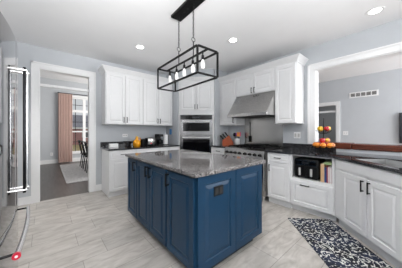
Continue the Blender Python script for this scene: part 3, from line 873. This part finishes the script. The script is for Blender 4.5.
MB().lathe([(0, 0), (.05, 0), (.052, .005), (.052, .13), (.0, .13)], n=20).build('canister_body', 'bplas', t, True)
MB().lathe([(0, .13), (.054, .13), (.054, .15), (.02, .155), (0, .165)], n=20).build('lid', 'bplas', t, True)
t = thing('toaster', 'silver and black two-slot toaster on the back counter', 'toaster', (1.870, 4.0, CZ))
MB().box(-.10, .10, -.08, .08, .012, .175, .025).build('toaster_body', 'steel', t, True)
MB().box(-.115, -.098, -.075, .075, 0.0, .17, .006).build('end_cap', 'bplas', t)
MB().box(.098, .115, -.075, .075, 0.0, .17, .006).build('end_cap', 'bplas', t)
for y in (-.03, .03): MB().box(-.075, .075, y - .012, y + .012, .1745, .177).build('slot', 'slot', t)
MB().box(.115, .135, -.02, .02, .11, .13, .004).build('lever', 'bplas', t)
MB().cyl((-.03, -.08, .05), (-.03, -.095, .05), .016).build('dial', 'red', t, True)
t = thing('coffee_maker', 'black coffee maker on the back counter next to the toaster', 'coffee maker', (2.075, 3.98, CZ))
MB().box(-.06, .06, -.11, .11, 0, .03, .006).build('base', 'bplas', t)
MB().box(-.06, .06, .02, .11, .03, .25, .006).build('tower', 'bplas', t)
MB().box(-.06, .06, -.11, .11, .20, .26, .012).build('brew_head', 'bplas', t)
MB().lathe([(0, .031), (.045, .031), (.05, .06), (.045, .12), (.03, .14), (0, .14)], (0, -.045, 0), 16).build('carafe', 'dglass', t, True)
t = thing('paper_towel', 'white paper towel roll on a dark stand beside the coffee maker', 'paper towel', (2.225, 3.93, CZ))
MB().lathe([(0, 0), (.075, 0), (.075, .012), (0, .015)], n=22).build('stand', 'black', t, True)
MB().cyl((0, 0, .012), (0, 0, .30), .008).build('post', 'chrome', t)
MB().lathe([(.018, .016), (.056, .016), (.056, .245), (.018, .245)], n=22).build('roll', 'white', t, True)
t = thing('hanging_cloth', 'small blue cloth hanging on the side of the oven tower', 'cloth', (2.44, 4.04, 1.30), -90)
MB().box(-.05, .05, -.012, -.002, -.14, 0, .004).build('fabric', 'cloth', t)
MB().cyl((0, -.012, .01), (0, 0, .01), .01).build('hook', 'chrome', t)
# knife block and crock
t = thing('knife_block', 'orange brown wooden knife block full of black handled knives', 'knife block', (3.25, 2.825, CZ), -52)
MB().prism([(-.12, 0), (.13, 0), (.13, .07), (.03, .235), (-.12, .12)], 'y', -.075, .075).build('block', 'kwood', t)
for i in range(3):
    for j in range(3):
        u = .14 + .34 * i; px = -.12 + .15 * u; pz = .12 + .115 * u; y = -.05 + .05 * j
        kn = MB().box(-.013, .013, -.012, .012, 0, .115, .004, T=Matrix.Translation((px, y, pz)) @ Matrix.Rotation(R(-38), 4, 'Y')).build('knife_handle', 'bplas', t)
t = thing('utensil_crock', 'white utensil crock beside the knife block', 'crock', (3.40, 2.665, CZ))
MB().lathe([(0, 0), (.058, 0), (.066, .01), (.066, .16), (.059, .16), (.057, .012), (0, .012)], n=20).build('crock_body', 'white', t, True)
def utensil(label, mm, a, tilt, shape):
    o = thing('cooking_utensil', label, 'utensil', (3.40 + .026 * math.cos(a), 2.665 + .026 * math.sin(a), CZ + .016), 0, 'utensils in the crock')
    dx, dy = math.cos(a) * tilt, math.sin(a) * tilt
    MB().cyl((0, 0, 0), (dx * .2, dy * .2, .2), .006, n=8).build('handle', 'black', o)
    if shape == 's': MB().ball((dx * .24, dy * .24, .235), 0.036, 1.3).build('head', mm, o, True)
    else: MB().box(-.034, .034, -.006, .006, 0, .095, .004, T=Matrix.Translation((dx * .2, dy * .2, .195)) @ Matrix.Rotation(R(-40), 4, 'Z')).build('head', mm, o)
utensil('purple spoon standing in the white crock', 'purple', 1.3, .16, 's')
utensil('pink spatula standing in the white crock', 'pink', -.9, .12, 'f')
utensil('orange spatula standing in the white crock', 'orange', -2.0, .16, 'f')
utensil('black ladle leaning to the left in the white crock', 'black', 2.5, .17, 's')
utensil('black turner leaning back in the white crock', 'black', .1, .14, 'f')

# air fryer and books in the niche
af = thing('air_fryer', 'black dual-basket air fryer in the cabinet niche', 'air fryer', (2.985, 1.225, .521), -90)
MB().box(0, .345, .02, .36, .008, .305, .03).build('body', 'bplas', af, True)
for x in (.05, .295):
    for y in (.07, .31): MB().cyl((x, y, 0), (x, y, .01), .015).build('foot', 'black', af)
cp = MB().box(.03, .315, .006, .022, .205, .285, .006).build('control_panel', 'dglass', af)
MB().box(.035, .31, .003, .006, .21, .218).box(.035, .31, .003, .006, .272, .28).build('panel_trim', 'steel', cp)
MB().box(.12, .225, .003, .006, .228, .262).build('display', 'tv', cp)
for x0 in (.02, .178):
    bk = MB().box(x0, x0 + .147, .006, .022, .025, .195, .006).build('basket', 'bplas', af)
    MB().box(x0 + .06, x0 + .087, -.02, .006, .05, .165, .006).build('handle', 'table', bk)
GBK = 'cookbooks in the niche'
def book(label, yl, th, ht, mm, dp=.19, x=3.0):
    o = thing('cookbook', label, 'book', (x, yl, .521), -90, GBK)
    MB().box(0, th, 0, .003, 0, ht).box(0, .003, .003, dp, 0, ht).box(th - .003, th, .003, dp, 0, ht).build('cover', mm, o)
    MB().box(.003, th - .003, .003, dp - .004, .004, ht - .004).build('pages', 'paper', o)
book('thick tan-spined cookbook standing beside the air fryer', .858, .046, .255, 'tan')
book('slim navy cookbook standing next to the tan one', .811, .026, .215, 'bookblue')
book('dark red cookbook standing next to the navy one', .784, .013, .24, 'bookred')
book('pinkish white cookbook standing in the middle of the row', .770, .03, .225, 'bookpink')
book('white cookbook standing second from the right end of the niche', .739, .013, .225, 'white')
book('dark red thin cookbook at the right end of the niche', .725, .012, .22, 'bookred')
o = thing('cookbook', 'pale green book lying flat on top of the standing cookbooks', 'book', (2.995, .818, .7775), -90, GBK)
o.rotation_euler = (0, 0, R(-90))
MB().box(0, .11, 0, .18, 0, .003).box(0, .11, 0, .18, .027, .03).box(0, .11, 0, .003, .003, .027).build('cover', 'green', o)
MB().box(.004, .107, .003, .177, .003, .027).build('pages', 'paper', o)

# fruit stand
FXp, FYp = 3.31, .905
t = thing('fruit_stand', 'two-tier black wire fruit stand on the corner counter', 'fruit stand', (FXp, FYp, CZ))
MB().cyl((0, 0, .004), (0, 0, .50), .006).build('pole', 'black', t)
MB().tube([(.018 * math.cos(a), 0, .517 + .018 * math.sin(a)) for a in [2 * math.pi * i / 14 for i in range(14)]], .003, 6, True).build('top_ring', 'black', t)
bs = MB()
bs.tube([(.10 * math.cos(a), .10 * math.sin(a), .005) for a in [2 * math.pi * i / 24 for i in range(24)]], .005, 6, True)
for k in range(3):
    a = 2 * math.pi * k / 3; bs.cyl((0, 0, .03), (.10 * math.cos(a), .10 * math.sin(a), .006), .004, n=6)
bs.build('base', 'black', t)
def wire_bowl(z, r, h):
    b = MB()
    for f_, zz in ((1, h), (.85, h * .55), (.62, h * .2), (.3, 0.0)):
        b.tube([(r * f_ * math.cos(a), r * f_ * math.sin(a), z + zz) for a in [2 * math.pi * i / 28 for i in range(28)]], .0028, 6, True)
    for k in range(12):
        a = 2 * math.pi * k / 12
        b.tube([(r * q * math.cos(a), r * q * math.sin(a), z + zz) for q, zz in ((.02, 0), (.3, 0), (.62, h * .2), (.85, h * .55), (1, h))], .0025, 5)
    b.build('basket', 'black', t)
wire_bowl(.035, .158, .065)
wire_bowl(.295, .105, .05)
def fruit(kind, label, x, y, z, r, mm, sz=1.0, stem=True):
    o = thing(kind, label, 'fruit', (FXp + x, FYp + y, CZ + z), random.uniform(0, 360), 'fruit on the stand')
    if kind == 'apple':
        MB().lathe([(0, -.8 * r), (.45 * r, -.9 * r), (.85 * r, -.5 * r), (1.0 * r, .1 * r), (.85 * r, .65 * r), (.45 * r, .88 * r), (.12 * r, .72 * r), (0, .66 * r)], n=16).build('flesh', mm, o, True)
        MB().cyl((0, 0, .66 * r), (.006, 0, 1.15 * r), .0025, n=6).build('stem', 'slot', o)
    elif kind == 'lemon':
        MB().lathe([(0, -1.3 * r), (.2 * r, -1.18 * r), (.6 * r, -.9 * r), (.95 * r, -.3 * r), (.95 * r, .3 * r), (.6 * r, .9 * r), (.2 * r, 1.18 * r), (0, 1.3 * r)], n=16, T=Matrix.Rotation(R(90), 4, 'Y')).build('flesh', mm, o, True)
    else:
        MB().ball((0, 0, 0), r, sz).build('flesh', mm, o, True)
        MB().cyl((0, 0, .97 * r * sz), (0, 0, 1.03 * r * sz), .005, n=6).build('stem_end', 'green', o)
P_ = lambda deg, q: (q * math.cos(R(deg)), q * math.sin(R(deg)))
# camera side is towards (-x,-y); image right is (+x,-y)
fl = [('orange', 'orange at the left side of the lower basket', 150, .115, .038, 'orange'),
      ('orange', 'orange at the front left of the lower basket', 192, .112, .0385, 'orange'),
      ('orange', 'orange at the front of the lower basket', 237, .112, .0385, 'orange'),
      ('peach', 'peach at the front right of the lower basket', 281, .112, .037, 'peach'),
      ('lemon', 'yellow lemon at the right side of the lower basket', 315, .118, .030, 'yellow'),
      ('apple', 'red apple at the back right of the lower basket', 0, .11, .037, 'apple'),
      ('apple', 'red apple at the back left of the lower basket', 55, .11, .037, 'apple'),
      ('orange', 'orange at the back of the lower basket', 105, .11, .038, 'orange')]
for k, lb, a, q, r, mm in fl: fruit(k, lb, *P_(a, q), .116, r * 1.02, mm)
fruit('apple', 'red apple heaped on top at the left of the lower basket', *P_(180, .06), .188, .040, 'apple')
fruit('lemon', 'yellow lemon heaped on top in the lower basket', *P_(255, .05), .196, .022, 'yellow')
fruit('peach', 'peach heaped on top at the right of the lower basket', *P_(330, .066), .188, .040, 'peach')
fruit('apple', 'yellow apple at the left of the upper basket', *P_(150, .062), .368, .0415, 'yellow')
fruit('apple', 'red apple at the front of the upper basket', *P_(240, .056), .368, .0385, 'apple')
fruit('apple', 'yellow apple at the right of the upper basket', *P_(320, .066), .370, .040, 'yellow')
fruit('apple', 'red apple at the back of the upper basket', *P_(50, .062), .368, .038, 'apple')
